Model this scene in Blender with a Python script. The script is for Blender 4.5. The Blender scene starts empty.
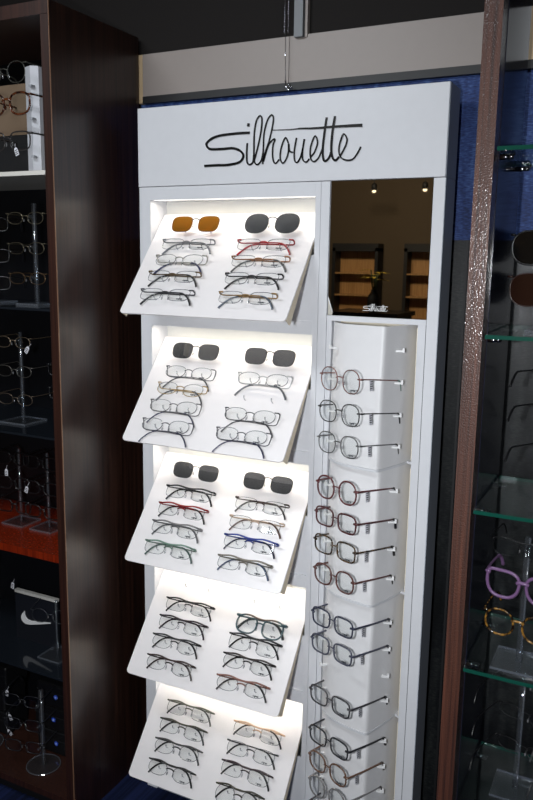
import bpy, math, random
from mathutils import Matrix, Vector
random.seed(7)
scene = bpy.context.scene
COL = scene.collection
R = math.radians

# ------------------------------------------------------------------ camera
cam_d = bpy.data.cameras.new('camera')
cam = bpy.data.objects.new('camera', cam_d); COL.objects.link(cam)
yaw, pitch, roll = 0.4633, -0.1792, 0.0153
fw = Vector((-math.sin(yaw)*math.cos(pitch), math.cos(yaw)*math.cos(pitch), math.sin(pitch)))
rt = Vector((math.cos(yaw), math.sin(yaw), 0)); up = rt.cross(fw)
r2 = rt*math.cos(roll) + up*math.sin(roll); u2 = up*math.cos(roll) - rt*math.sin(roll)
m = Matrix((r2, u2, -fw)).transposed().to_4x4(); m.translation = (1.3073, -1.8115, 1.6)
cam.matrix_world = m
cam_d.sensor_fit = 'VERTICAL'; cam_d.sensor_height = 36.0; cam_d.lens = 773.25/800*36.0
cam_d.clip_start = 0.02
scene.camera = cam

# ------------------------------------------------------------------ world, lights, exposure
world = bpy.data.worlds.new('world'); scene.world = world; world.use_nodes = True
world.node_tree.nodes['Background'].inputs[0].default_value = (0.75, 0.85, 1.0, 1)
world.node_tree.nodes['Background'].inputs[1].default_value = 0.05
scene.view_settings.view_transform = 'Standard'; scene.view_settings.look = 'None'
scene.view_settings.exposure = 0.0; scene.view_settings.gamma = 1.0
scene.view_settings.use_curve_mapping = False
scene.cycles.transparent_max_bounces = 24
scene.cycles.max_bounces = 10

def area(name, loc, target, sx, sy, power, color):
    d = bpy.data.lights.new(name, 'AREA'); d.shape = 'RECTANGLE'; d.size = sx; d.size_y = sy
    d.energy = power; d.color = color
    o = bpy.data.objects.new(name, d); COL.objects.link(o); o.location = loc
    o.rotation_euler = (Vector(target)-Vector(loc)).to_track_quat('-Z', 'Y').to_euler()
    return o
# the photographer's flash, held to the left of the camera (portrait grip)
area('camera_flash', (1.10, -1.86, 1.58), (0.45, 0, 0.70), 0.09, 0.06, 13.5, (0.93, 0.965, 1.0)).data.spread = R(125)
# shop ceiling panel lamp over the aisle, soft and dimmer
area('ceiling_panel_lamp', (-0.1, -1.4, 2.74), (0.25, 0, 0.8), 0.9, 0.6, 33, (0.9, 0.95, 1.0))
# warm ceiling lamp over the far side of the shop (seen by way of the mirror)
area('far_ceiling_lamp', (-0.7, -3.1, 2.74), (-0.7, -5.0, 1.2), 0.8, 0.4, 40, (1.0, 0.82, 0.58))

# ------------------------------------------------------------------ materials
MATS = {}
def base_mat(name):
    mt = bpy.data.materials.new(name); mt.use_nodes = True
    MATS[name] = mt
    return mt, mt.node_tree, mt.node_tree.nodes['Principled BSDF']
def lin(c):
    return tuple(((v/255)/12.92 if v/255 <= .04045 else ((v/255+.055)/1.055)**2.4) for v in c) + (1,)
def plain(name, rgb, rough=.4, metal=0., coat=0., spec=None, noise=0., nscale=40.):
    if name in MATS: return MATS[name]
    mt, t, b = base_mat(name)
    b.inputs['Base Color'].default_value = lin(rgb)
    b.inputs['Roughness'].default_value = rough; b.inputs['Metallic'].default_value = metal
    b.inputs['Coat Weight'].default_value = coat
    if spec is not None: b.inputs['Specular IOR Level'].default_value = spec
    tc = t.nodes.new('ShaderNodeTexCoord'); n = t.nodes.new('ShaderNodeTexNoise')
    n.inputs['Scale'].default_value = nscale; n.inputs['Detail'].default_value = 3
    t.links.new(tc.outputs['Object'], n.inputs['Vector'])
    r = t.nodes.new('ShaderNodeMapRange')
    r.inputs['To Min'].default_value = 1-max(noise, .03); r.inputs['To Max'].default_value = 1+max(noise, .03)
    mx = t.nodes.new('ShaderNodeVectorMath'); mx.operation = 'SCALE'
    mx.inputs[0].default_value = lin(rgb)[:3]
    t.links.new(n.outputs['Fac'], r.inputs['Value']); t.links.new(r.outputs['Result'], mx.inputs['Scale'])
    t.links.new(mx.outputs['Vector'], b.inputs['Base Color'])
    return mt
def wood(name, dark, light, rough=.3, coat=.3, speck=0.):
    mt, t, b = base_mat(name)
    tc = t.nodes.new('ShaderNodeTexCoord'); mp = t.nodes.new('ShaderNodeMapping')
    mp.inputs['Scale'].default_value = (90, 90, 1.6)
    t.links.new(tc.outputs['Object'], mp.inputs['Vector'])
    n = t.nodes.new('ShaderNodeTexNoise'); n.inputs['Scale'].default_value = 1.6; n.inputs['Detail'].default_value = 6
    n.inputs['Roughness'].default_value = .65
    t.links.new(mp.outputs['Vector'], n.inputs['Vector'])
    cr = t.nodes.new('ShaderNodeValToRGB')
    cr.color_ramp.elements[0].position = .35; cr.color_ramp.elements[0].color = lin(dark)
    cr.color_ramp.elements[1].position = .68; cr.color_ramp.elements[1].color = lin(light)
    t.links.new(n.outputs['Fac'], cr.inputs['Fac']); t.links.new(cr.outputs['Color'], b.inputs['Base Color'])
    b.inputs['Roughness'].default_value = rough; b.inputs['Coat Weight'].default_value = coat
    b.inputs['Coat Roughness'].default_value = .16 if speck else .22
    if speck:
        n2 = t.nodes.new('ShaderNodeTexNoise'); n2.inputs['Scale'].default_value = 380; n2.inputs['Detail'].default_value = 0
        t.links.new(tc.outputs['Object'], n2.inputs['Vector'])
        bp = t.nodes.new('ShaderNodeBump'); bp.inputs['Strength'].default_value = speck; bp.inputs['Distance'].default_value = .003
        t.links.new(n2.outputs['Fac'], bp.inputs['Height'])
        t.links.new(bp.outputs['Normal'], b.inputs['Normal']); t.links.new(bp.outputs['Normal'], b.inputs['Coat Normal'])
    return mt
def clear(name, tint, gloss=.06, rough=.03, gcol=(1, 1, 1), dens=0., dcol=(.5, .5, .5)):
    """thin clear sheet: lets light through with a tint, mirrors a little by Fresnel, optional body colour"""
    if name in MATS: return MATS[name]
    mt, t, b = base_mat(name); t.nodes.remove(b)
    out = t.nodes['Material Output']
    tr = t.nodes.new('ShaderNodeBsdfTransparent'); tr.inputs['Color'].default_value = (*tint, 1)
    gl = t.nodes.new('ShaderNodeBsdfGlossy'); gl.inputs['Roughness'].default_value = rough; gl.inputs['Color'].default_value = (*gcol, 1)
    fr = t.nodes.new('ShaderNodeLayerWeight'); fr.inputs['Blend'].default_value = .5
    pw = t.nodes.new('ShaderNodeMath'); pw.operation = 'POWER'; pw.inputs[1].default_value = 5
    t.links.new(fr.outputs['Facing'], pw.inputs[0])
    ad = t.nodes.new('ShaderNodeMath'); ad.operation = 'MULTIPLY_ADD'; ad.inputs[1].default_value = .8; ad.inputs[2].default_value = gloss; ad.use_clamp = True
    t.links.new(pw.outputs[0], ad.inputs[0])
    mx = t.nodes.new('ShaderNodeMixShader'); t.links.new(ad.outputs[0], mx.inputs['Fac'])
    src = tr
    if dens:
        df = t.nodes.new('ShaderNodeBsdfDiffuse'); df.inputs['Color'].default_value = (*dcol, 1)
        m2 = t.nodes.new('ShaderNodeMixShader'); m2.inputs['Fac'].default_value = dens
        t.links.new(tr.outputs[0], m2.inputs[1]); t.links.new(df.outputs[0], m2.inputs[2]); src = m2
    t.links.new(src.outputs[0], mx.inputs[1]); t.links.new(gl.outputs[0], mx.inputs[2])
    t.links.new(mx.outputs[0], out.inputs['Surface'])
    return mt
def emit(name, col, strength):
    mt, t, b = base_mat(name)
    b.inputs['Emission Color'].default_value = (*col, 1); b.inputs['Emission Strength'].default_value = strength
    return mt
def weave(name, c0, c1, c2, rough=.6, spec=.3):
    """woven fabric: fine thread grid over broad streaks"""
    mt, t, b = base_mat(name)
    tc = t.nodes.new('ShaderNodeTexCoord')
    mp = t.nodes.new('ShaderNodeMapping'); mp.inputs['Scale'].default_value = (60, 1, 260)
    t.links.new(tc.outputs['Object'], mp.inputs['Vector'])
    n = t.nodes.new('ShaderNodeTexNoise'); n.inputs['Scale'].default_value = 1.5; n.inputs['Detail'].default_value = 4
    t.links.new(mp.outputs['Vector'], n.inputs['Vector'])
    mp2 = t.nodes.new('ShaderNodeMapping'); mp2.inputs['Scale'].default_value = (30, 1, 5)
    t.links.new(tc.outputs['Object'], mp2.inputs['Vector'])
    n2 = t.nodes.new('ShaderNodeTexNoise'); n2.inputs['Scale'].default_value = 1.0; n2.inputs['Detail'].default_value = 3
    t.links.new(mp2.outputs['Vector'], n2.inputs['Vector'])
    ad = t.nodes.new('ShaderNodeMath'); ad.operation = 'ADD'
    t.links.new(n.outputs['Fac'], ad.inputs[0]); t.links.new(n2.outputs['Fac'], ad.inputs[1])
    hf = t.nodes.new('ShaderNodeMath'); hf.operation = 'MULTIPLY'; hf.inputs[1].default_value = .5
    t.links.new(ad.outputs[0], hf.inputs[0])
    cr = t.nodes.new('ShaderNodeValToRGB'); e = cr.color_ramp.elements
    e[0].position = .36; e[0].color = lin(c0); e[1].position = .66; e[1].color = lin(c2)
    k = e.new(.5); k.color = lin(c1)
    t.links.new(hf.outputs[0], cr.inputs['Fac']); t.links.new(cr.outputs['Color'], b.inputs['Base Color'])
    b.inputs['Roughness'].default_value = rough; b.inputs['Specular IOR Level'].default_value = spec
    return mt

WHITE = plain('white_laminate', (219, 220, 224), .38)
TRAYW = plain('tray_white', (243, 239, 239), .3)
INNER = plain('inner_white', (236, 234, 228), .5)
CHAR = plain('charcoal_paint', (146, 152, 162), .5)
DARKGAP = plain('shadow_gap', (30, 30, 32), .7)
TAN = plain('tray_flange_shade', (222, 208, 184), .6)  # same sheet as the tray, shade of the unlit side put into the colour
BLACK = plain('gloss_black', (14, 14, 15), .25)
MATTB = plain('matt_black', (20, 20, 22), .6)
WOODL = wood('dark_walnut', (20, 11, 8), (54, 32, 24), .32, .22)
WOODE = wood('walnut_edge', (36, 18, 13), (62, 34, 25), .45, .1)
WOODP = wood('post_walnut', (52, 26, 17), (98, 56, 40), .55, .9, .2)
REDW = wood('orange_red_board', (90, 22, 6), (150, 46, 16), .25, .4)
BAND = plain('grey_transom_paint', (152, 142, 136), .45)
CREAM = plain('cream_trim', (190, 165, 130), .5)
STRIP = plain('black_strip', (22, 22, 24), .5)
UPPER = plain('dark_upper_pane', (30, 27, 26), .7, spec=.15)
MULL = plain('grey_mullion', (112, 116, 120), .45)
BLUEW = weave('blue_woven_screen', (16, 34, 78), (38, 62, 118), (84, 112, 162))
DARKW = weave('dark_lower_screen', (10, 11, 13), (22, 24, 26), (44, 46, 45), .4, .3)
NAVY = plain('navy_glossy_panel', (36, 38, 54), .14, spec=.3)
LEDM = emit('led_diffuser', (1, .95, .85), 1.5)
CHROME = plain('chrome', (220, 220, 224), .12, 1.0)
SILVER = plain('silver_wire', (160, 160, 164), .3, 1.0)
ACRYL = clear('clear_acrylic', (.93, .95, .97), .09, .03, dens=.025, dcol=(.75, .78, .85))
ACRED = clear('acrylic_edge', (.8, .84, .9), .25, .08, dens=.10, dcol=(.7, .74, .8))
HOOKM = clear('clear_hook', (.86, .87, .88), .16, .1, dens=.18, dcol=(.7, .7, .72))
SGLASS = clear('shelf_glass', (.86, .93, .92), .07, .01)
SEDGE = plain('glass_green_edge', (18, 72, 60), .12, coat=.3)
LENS = clear('demo_lens', (.982, .988, .985), .025, .03)
LEDGE = clear('lens_edge', (.62, .64, .66), .1, .1, dens=.3, dcol=(.3, .31, .33))
MIRR, _t, _b = base_mat('mirror_silver')
_b.inputs['Metallic'].default_value = 1; _b.inputs['Roughness'].default_value = .015; _b.inputs['Base Color'].default_value = (.82, .84, .84, 1)
PRINT = plain('lens_print', (70, 74, 80), .6)
TAGW = plain('tag_white', (225, 225, 232), .6)
TAGD = plain('tag_ink', (40, 40, 46), .6)
PAPER = plain('brown_card', (120, 100, 80), .8)

# ------------------------------------------------------------------ mesh helpers
class MB:
    def __init__(s): s.v = []; s.f = []; s.mi = []
    def add(s, vs, fs, mi=0):
        o = len(s.v); s.v += [tuple(p) for p in vs]; s.f += [tuple(i+o for i in f) for f in fs]; s.mi += [mi]*len(fs); return s
    def box(s, x0, x1, y0, y1, z0, z1, mi=0):
        return s.add([(x0,y0,z0),(x1,y0,z0),(x1,y1,z0),(x0,y1,z0),(x0,y0,z1),(x1,y0,z1),(x1,y1,z1),(x0,y1,z1)],
                     [(0,3,2,1),(4,5,6,7),(0,1,5,4),(1,2,6,5),(2,3,7,6),(3,0,4,7)], mi)
    def prism(s, poly, fn, mi=0, mside=None):
        """poly: list of 2D points; fn(p, k) -> 3D for k in 0,1"""
        n = len(poly); vs = [fn(p, 0) for p in poly]+[fn(p, 1) for p in poly]
        s.add(vs, [tuple(range(n))[::-1], tuple(range(n, 2*n))], mi)
        o = len(s.v)-2*n
        for i in range(n):
            j = (i+1) % n; s.f.append((o+i, o+j, o+n+j, o+n+i)); s.mi.append(mi if mside is None else mside)
        return s
    def tube(s, path, r, n=6, closed=False, mi=0, flat=1.0):
        P = [Vector(p) for p in path]; L = len(P); rings = []
        prev = None
        for i, p in enumerate(P):
            a = P[(i-1) % L] if (closed or i > 0) else p; b = P[(i+1) % L] if (closed or i < L-1) else p
            t = (b-a).normalized()
            if prev is None:
                ref = Vector((0, 0, 1)) if abs(t.z) < .9 else Vector((0, 1, 0))
                u = t.cross(ref).normalized()
            else:
                u = (prev-t*prev.dot(t)).normalized()
            prev = u; w = t.cross(u)
            rr = r[i] if isinstance(r, (list, tuple)) else r
            rings.append([p+u*math.cos(2*math.pi*k/n)*rr+w*math.sin(2*math.pi*k/n)*rr*flat for k in range(n)])
        vs = [q for ring in rings for q in ring]; fs = []
        for i in range(L if closed else L-1):
            j = (i+1) % L
            for k in range(n):
                k2 = (k+1) % n; fs.append((i*n+k, i*n+k2, j*n+k2, j*n+k))
        if not closed:
            fs.append(tuple(range(n))[::-1]); fs.append(tuple((L-1)*n+k for k in range(n)))
        return s.add(vs, fs, mi)
    def lathe(s, prof, c=(0, 0, 0), n=24, mi=0):
        vs = []; fs = []; L = len(prof)
        for (r, z) in prof:
            for k in range(n):
                a = 2*math.pi*k/n; vs.append((c[0]+r*math.cos(a), c[1]+r*math.sin(a), c[2]+z))
        for i in range(L-1):
            for k in range(n):
                k2 = (k+1) % n; fs.append((i*n+k, i*n+k2, (i+1)*n+k2, (i+1)*n+k))
        fs.append(tuple(range(n))[::-1]); fs.append(tuple((L-1)*n+k for k in range(n)))
        return s.add(vs, fs, mi)
    def ball(s, c, rx, ry, rz, n=8, m_=6, mi=0):
        prof = []
        vs = [(c[0], c[1], c[2]-rz)]; fs = []
        for i in range(1, m_):
            th = math.pi*i/m_
            for k in range(n):
                a = 2*math.pi*k/n
                vs.append((c[0]+rx*math.sin(th)*math.cos(a), c[1]+ry*math.sin(th)*math.sin(a), c[2]-rz*math.cos(th)))
        vs.append((c[0], c[1], c[2]+rz))
        for k in range(n): fs.append((0, 1+(k+1) % n, 1+k))
        for i in range(m_-2):
            for k in range(n):
                k2 = (k+1) % n; fs.append((1+i*n+k, 1+i*n+k2, 1+(i+1)*n+k2, 1+(i+1)*n+k))
        t = len(vs)-1; b = 1+(m_-2)*n
        for k in range(n): fs.append((b+k, b+(k+1) % n, t))
        return s.add(vs, fs, mi)
    def mesh(s, name, mats, smooth=False):
        me = bpy.data.meshes.new(name); me.from_pydata(s.v, [], s.f)
        for mt in (mats if isinstance(mats, (list, tuple)) else [mats]): me.materials.append(mt)
        me.polygons.foreach_set('material_index', s.mi)
        if smooth: me.polygons.foreach_set('use_smooth', [True]*len(me.polygons))
        me.update(); return me
    def build(s, name, mats, parent=None, smooth=False, loc=None):
        o = bpy.data.objects.new(name, s.mesh(name, mats, smooth)); COL.objects.link(o)
        o.parent = parent
        if loc: o.location = loc
        return o
def link_mesh(name, me, parent=None, loc=(0, 0, 0), rot=None):
    o = bpy.data.objects.new(name, me); COL.objects.link(o); o.parent = parent; o.location = loc
    if rot: o.rotation_euler = rot
    return o
def tag(o, label, cat, group=None, kind=None):
    o['label'] = label; o['category'] = cat
    if group: o['group'] = group
    if kind: o['kind'] = kind
    return o
def empty(name, loc, rot=(0, 0, 0)):
    o = bpy.data.objects.new(name, None); COL.objects.link(o); o.location = loc; o.rotation_euler = rot
    o.empty_display_size = .05
    return o
def bevel(o, w=.0015, seg=2):
    b = o.modifiers.new('bevel', 'BEVEL'); b.width = w; b.segments = seg; b.limit_method = 'ANGLE'
    return o
def catmull(pts, k=6, closed=False):
    P = [Vector(p) for p in pts]; n = len(P); out = []
    for i in range(n if closed else n-1):
        g = lambda j: P[j % n] if closed else P[max(0, min(n-1, j))]
        a, b, c, d = g(i-1), g(i), g(i+1), g(i+2)
        for q in range(k):
            t = q/k
            out.append(.5*((2*b)+(-a+c)*t+(2*a-5*b+4*c-d)*t*t+(-a+3*b-3*c+d)*t**3))
    if not closed: out.append(P[-1])
    return out
def wb(mb, name, mats, parent, smooth=False):
    """build from world coordinates under an unrotated parent"""
    o = mb.build(name, mats, parent, smooth)
    off = Vector((0, 0, 0)); p = parent
    while p is not None: off += p.location; p = p.parent
    o.location = -off
    return o

# ------------------------------------------------------------------ the room
FZ = -0.05; CZ = 2.75; WY = 0.1385
FLOORM = weave('blue_carpet', (14, 18, 34), (22, 30, 58), (34, 44, 84), .9, .1)
WALLM = plain('tan_wall_paint', (84, 70, 52), .8, noise=.06, nscale=2)
SIDEM = plain('grey_wall_paint', (96, 92, 88), .8)
CEILM = plain('dark_ceiling_paint', (60, 58, 58), .9)
def st(mb, name, mat, label, cat):
    return tag(mb.build(name, mat), label, cat, kind='structure')
st(MB().box(-3, 3.5, -5.1, .25, FZ-.1, FZ), 'floor', FLOORM, 'dark blue carpeted shop floor under the display', 'floor')
st(MB().box(-3, 3.5, -5.1, .25, CZ, CZ+.1), 'ceiling', CEILM, 'dark ceiling of the optical shop', 'ceiling')
st(MB().box(-3.1, -3, -5.1, .25, FZ, CZ), 'wall_left', SIDEM, 'plain grey side wall far to the left', 'wall')
st(MB().box(3.5, 3.6, -5.1, .25, FZ, CZ), 'wall_right', SIDEM, 'plain grey side wall far to the right', 'wall')
st(MB().box(-3, 3.5, -5.2, -5.1, FZ, CZ), 'wall_front', WALLM, 'tan wall across the shop seen in the mirror', 'wall')
st(MB().box(-3, 3.5, WY+.02, .25, FZ, CZ), 'wall_back', MATTB, 'dark wall behind the displays', 'wall')
# screened window behind the display
w1 = empty('window_1', (.4, WY, 1.6)); tag(w1, 'window behind the tower with blue woven screen over dark lower pane', 'window', kind='structure')
wb(MB().box(-.09, 2.2, WY, WY+.012, 1.655, 2.038), 'woven_screen', BLUEW, w1)
wb(MB().box(-.09, 2.2, WY+.002, WY+.012, FZ, 1.655), 'lower_pane', DARKW, w1)
for x in (.876, 1.18, 1.6): wb(MB().box(x, x+.006, WY-.004, WY, FZ, 1.655), 'glazing_bar', MATTB, w1)
w2 = empty('window_2', (.4, WY, 2.2)); tag(w2, 'dark upper window panes above the grey transom band', 'window', kind='structure')
for a, b in ((-1.2, .408), (.441, 2.2)): wb(MB().box(a, b, WY, WY+.012, 2.172, CZ), 'pane', UPPER, w2)
wb(MB().box(.408, .432, WY-.025, WY+.01, 2.165, CZ), 'mullion', MULL, w2)
wb(MB().box(.434, .441, WY-.015, WY+.01, 2.165, CZ), 'mullion_bead', BAND, w2)
t1 = empty('trim_1', (.4, WY, 2.1)); tag(t1, 'grey transom band running above the white tower', 'trim', kind='structure')
wb(MB().box(-.074, .389, WY-.012, WY+.01, 2.058, 2.172), 'panel', BAND, t1)
wb(MB().box(.3905, .985, WY-.012, WY+.01, 2.058, 2.172), 'panel', BAND, t1)
wb(MB().box(1.004, 2.2, WY-.012, WY+.01, 2.058, 2.172), 'panel', plain('white_transom_paint', (214, 214, 214), .45), t1)
for a, b in ((-.092, -.0745), (.9855, 1.0035)): wb(MB().box(a, b, WY-.012, WY+.01, 2.04, 2.172), 'end_strip', CREAM, t1)
st(MB().box(-.0745, 2.2, WY-.014, WY+.01, 2.0385, 2.0578), 'trim_2', STRIP, 'black strip along the underside of the grey transom', 'trim')
ch = MB()
for x in (.384, .394):
    z = 2.18
    while z < 2.42: ch.ball((x, WY-.03, z), .0022, .0022, .0022, 6, 4); z += .0058
    ch.tube([(x, WY-.03, 2.175), (x, WY-.03, 2.43)], .0005, 4)
ch.tube([(.386, WY-.03, 2.18), (.3885, WY-.03, 2.06)], .0008, 4)
ch.tube([(.3885, WY-.03, 2.06), (.392, WY-.03, 2.042), (.398, WY-.03, 2.036), (.404, WY-.03, 2.04)], .0022, 6)
for k in range(6): ch.ball((.3885+.004*k, WY-.03, 2.046-.0035*(k % 3)), .0024, .0024, .0024, 6, 4)
tag(ch.build('blind_chain', CHROME, None, True), 'silver bead chain of a blind hanging over the grey band', 'chain')

# ------------------------------------------------------------------ white display tower
T = empty('display_tower', (.425, .04, FZ))
tag(T, 'tall white eyewear display tower with lit slanted trays and black script sign', 'display stand')
W, HB, HT, TD = .85, 1.7915, 1.9977, .0885
hd = wb(MB().box(0, W, -.004, TD, HB+.0012, HT), 'header', [WHITE], T); bevel(hd, .001)
wb(MB().box(W, W+.0015, -.001, TD, HB+.0012, HT-.0005), 'end_panel', CHAR, hd)
LOGO = [([(0.3458, 1.9159), (0.3155, 1.9163), (0.2848, 1.9154), (0.2576, 1.9134), (0.236, 1.908), (0.2213, 1.8989), (0.2189, 1.8925), (0.2241, 1.8847), (0.2361, 1.8808), (0.2695, 1.8802), (0.2967, 1.8806), (0.3159, 1.8748), (0.3267, 1.8656), (0.3276, 1.8565), (0.32, 1.8471), (0.3047, 1.8422), (0.2776, 1.8397), (0.2461, 1.8403), (0.2122, 1.8399)], 0.0065), ([(0.3425, 1.9389), (0.3411, 1.9311)], 0.0072), ([(0.3393, 1.8913), (0.3381, 1.869), (0.3391, 1.8464), (0.3461, 1.838), (0.3562, 1.8441), (0.3586, 1.8616)], 0.0047), ([(0.3588, 1.8616), (0.3589, 1.9094), (0.364, 1.9408), (0.3731, 1.9543), (0.3798, 1.9492), (0.3791, 1.9241), (0.3722, 1.8897), (0.3651, 1.8645), (0.3605, 1.8455), (0.3693, 1.8371), (0.3803, 1.8479), (0.3849, 1.8668)], 0.0043), ([(0.3842, 1.8381), (0.3854, 1.8763), (0.3867, 1.9111), (0.3954, 1.942), (0.4062, 1.9544), (0.4121, 1.9487), (0.4103, 1.9285), (0.4018, 1.8945), (0.3912, 1.8665), (0.386, 1.8445), (0.3983, 1.8805), (0.4091, 1.8935), (0.4175, 1.8962), (0.4123, 1.8813), (0.4116, 1.8593), (0.4148, 1.8433), (0.4211, 1.8383), (0.4301, 1.8474)], 0.004), ([(0.4546, 1.8855), (0.4464, 1.8984), (0.436, 1.877), (0.4329, 1.852), (0.4394, 1.8382), (0.4483, 1.8451), (0.4551, 1.8636), (0.4554, 1.8839), (0.4586, 1.8666), (0.4677, 1.8624)], 0.004), ([(0.4765, 1.8968), (0.4715, 1.866), (0.4728, 1.8441), (0.4797, 1.8381), (0.4883, 1.8496), (0.4935, 1.8681), (0.4978, 1.8926), (0.4936, 1.865), (0.4948, 1.8447), (0.5038, 1.8378), (0.5124, 1.8455)], 0.004), ([(0.5164, 1.85), (0.5256, 1.8604), (0.533, 1.8815), (0.528, 1.8977), (0.5212, 1.8907), (0.5142, 1.8671), (0.5166, 1.8453), (0.5255, 1.8382), (0.5374, 1.8475), (0.5455, 1.8656)], 0.004), ([(0.5553, 1.9395), (0.5511, 1.908), (0.5472, 1.8686), (0.5496, 1.8439), (0.555, 1.8382), (0.565, 1.8464), (0.5691, 1.8584)], 0.0054), ([(0.5766, 1.9411), (0.5716, 1.9068), (0.5695, 1.8675), (0.5736, 1.846), (0.5813, 1.8389), (0.5906, 1.8468)], 0.0058), ([(0.5932, 1.8482), (0.605, 1.8689), (0.6093, 1.8867), (0.6006, 1.8986), (0.5933, 1.8845), (0.5893, 1.8635), (0.5939, 1.8466), (0.6077, 1.8385), (0.6244, 1.8393), (0.6356, 1.8509), (0.6449, 1.8675)], 0.004)]
BAR = [(0.4098, 1.9186), (0.4575, 1.9171), (0.4824, 1.9178), (0.4848, 1.9179), (0.5233, 1.9163), (0.5713, 1.9168), (0.6083, 1.9167), (0.6463, 1.9159)]
def ribbon(mb, pts, w, y0, y1, w1=None, k=7):
    c = catmull([(p[0], 0, p[1]) for p in pts], k) if len(pts) > 2 else [Vector((p[0], 0, p[1])) for p in pts]
    n = len(c); Lp = []; Rp = []
    for i, p in enumerate(c):
        t = (c[min(i+1, n-1)]-c[max(i-1, 0)]).normalized(); nn = Vector((-t.z, 0, t.x))
        ww = (w if w1 is None else w+(w1-w)*i/(n-1))/2
        # pen held at a slant: strokes running down-left are thinner
        if w1 is None: ww *= .72+.28*abs(t.x*.35+t.z*.94) if abs(t.z) > .5 else 1
        Lp.append(p+nn*ww); Rp.append(p-nn*ww)
    vs = [(q.x, y, q.z) for y in (y0, y1) for q in Lp+Rp]; fs = []; o = 2*n
    for i in range(n-1):
        fs += [(i, i+1, n+i+1, n+i), (o+i, o+n+i, o+n+i+1, o+i+1), (i, o+i, o+i+1, i+1), (n+i, n+i+1, o+n+i+1, o+n+i)]
    fs += [(0, n, o+n, o), (n-1, o+n-1, o+2*n-1, 2*n-1)]
    mb.add(vs, fs)
def logo_mb(y0, y1, k=7, sc=1., ox=0., oz=0., fat=1.):
    mb = MB()
    for i, (pts, w) in enumerate(LOGO+[(BAR, None)]):
        q = [((x-.43)*sc+ox, (z-1.838)*sc+oz) for x, z in pts]
        yy = y0-.00006*i*sc
        if w is None: ribbon(mb, q, .0014*sc*fat, yy, y1, .0072*sc*fat, k)
        else: ribbon(mb, q, w*sc*fat, yy, y1, None, k)
    return mb
o = wb(logo_mb(-.0062, -.004, 7, 1, .43, 1.838), 'script_lettering', BLACK, hd); o['label'] = 'black script lettering reading Silhouette'
# carcass
XL, XM0, XM1, XR = .036, .529, .571, .822
tops = [1.757-.343*i for i in range(5)]
wb(MB().box(0, XL, 0, TD, FZ, HB), 'stile', WHITE, T)
wb(MB().box(XM0, XM0+.014, .0005, TD, FZ, HB), 'stile', WHITE, T)
wb(MB().box(XM0+.0152, XM1-.004, 0, TD, FZ, HB), 'stile', WHITE, T)
wb(MB().box(XM1-.003, XM1+.010, .002, TD, .06, 1.462), 'stile', WHITE, T)
wb(MB().box(XR+.0012, W, 0, TD, FZ, HB), 'stile', WHITE, T)
wb(MB().box(.802, XR-.0008, .002, TD, .06, 1.462), 'stile', WHITE, T)
wb(MB().box(XM0+.0135, XM0+.0157, .006, TD-.01, FZ, HB), 'seam', DARKGAP, T)
wb(MB().box(XR-.0008, XR+.0012, .004, TD-.01, FZ, 1.462), 'seam', DARKGAP, T)
wb(MB().box(W, W+.0015, .001, TD, FZ, HB), 'side_panel', CHAR, T)
wb(MB().box(XL, XM0, TD-.008, TD, FZ, HB), 'back_panel', INNER, T)
wb(MB().box(XM1+.01, .802, TD-.02, TD, FZ, 1.462), 'back_panel', plain('recess_back', (225, 215, 196), .5), T)
ends = [tops[0]-0]
zs = [HB]+[t for t in tops]
wb(MB().box(XL, XM0, 0, TD-.009, tops[0], HB), 'top_rail', WHITE, T)
for i in range(1, 5): wb(MB().box(XL, XM0, 0, TD-.009, tops[i], tops[i]+.035), 'cross_rail', WHITE, T)
wb(MB().box(XL, XM0, .004, TD-.009, FZ, .05), 'plinth', CHAR, T)
wb(MB().box(XM1-.003, XR-.001, .004, TD-.009, FZ, .058), 'plinth', WHITE, T)
# slanted trays
ALPHA = math.atan2(.773, .634)
tray_z = [1.457, 1.112, .767, .424, .093]
uy, uz = .634, .773
LEN = .343
def tray_pt(i, x, s, h): return (x, -.15+uy*s-uz*h, tray_z[i]+uz*s+uy*h)
hook = MB(); hook.tube([(0, 0, 0), (0, 0, .010), (0, .001, .013), (0, .004, .0155)], .0016, 6)
hook.ball((0, .0045, .0158), .0022, .0022, .0022, 6, 4)
hook_me = hook.mesh('hook', HOOKM, True)
COLX = (.175, .405)
ROWS = (.058, .117, .172, .226, .288)
trays = []
for i in range(5):
    x0, x1, rr = .037, .523, .012
    poly = []
    for cx, cy, a0 in ((x0+rr, rr, 180), (x1-rr, rr, 270)):
        for k in range(7):
            a = R(a0+15*k); poly.append((cx+rr*math.cos(a), cy+rr*math.sin(a)))
    poly += [(x1, LEN), (x0, LEN)]
    tr = wb(MB().prism(poly, lambda p, k: tray_pt(i, p[0], p[1], -.004+.004*k)), 'tray', TRAYW, T)
    # tapered side cheeks under the sheet
    for xa, xb in ((x0, x0+.003), (x1-.003, x1)):
        ck = [(.006, -.004), (.25, -.004), (.25, -.008), (.010, -.030)]
        wb(MB().prism(ck, lambda p, k: tray_pt(i, (xa, xb)[k], p[0], p[1])), 'cheek', TAN, tr)
    # closing panel under the tray, LED strip above it
    bot = tops[i+1]+.035 if i < 4 else .05
    wb(MB().box(XL, XM0, .006, .010, bot, bot+.165), 'closing_panel', WHITE, T)
    led = wb(MB().box(XL+.008, XM0-.008, .008, .018, tops[i]-.0006, tops[i]+.0004), 'light_strip', LEDM, T)
    lo = area('tray_lamp', ((XL+XM0)/2, .012, tops[i]-.003), ((XL+XM0)/2, -.004, tops[i]-.3), .46, .012, .34, (1.0, .93, .80))
    for cx in COLX:
        for s in ROWS:
            for dx in (-.04, .04):
                h = link_mesh('hook', hook_me, tr, Vector(tray_pt(i, cx+dx, s-.012, 0)), (ALPHA, 0, 0))
    trays.append(tr)
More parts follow.
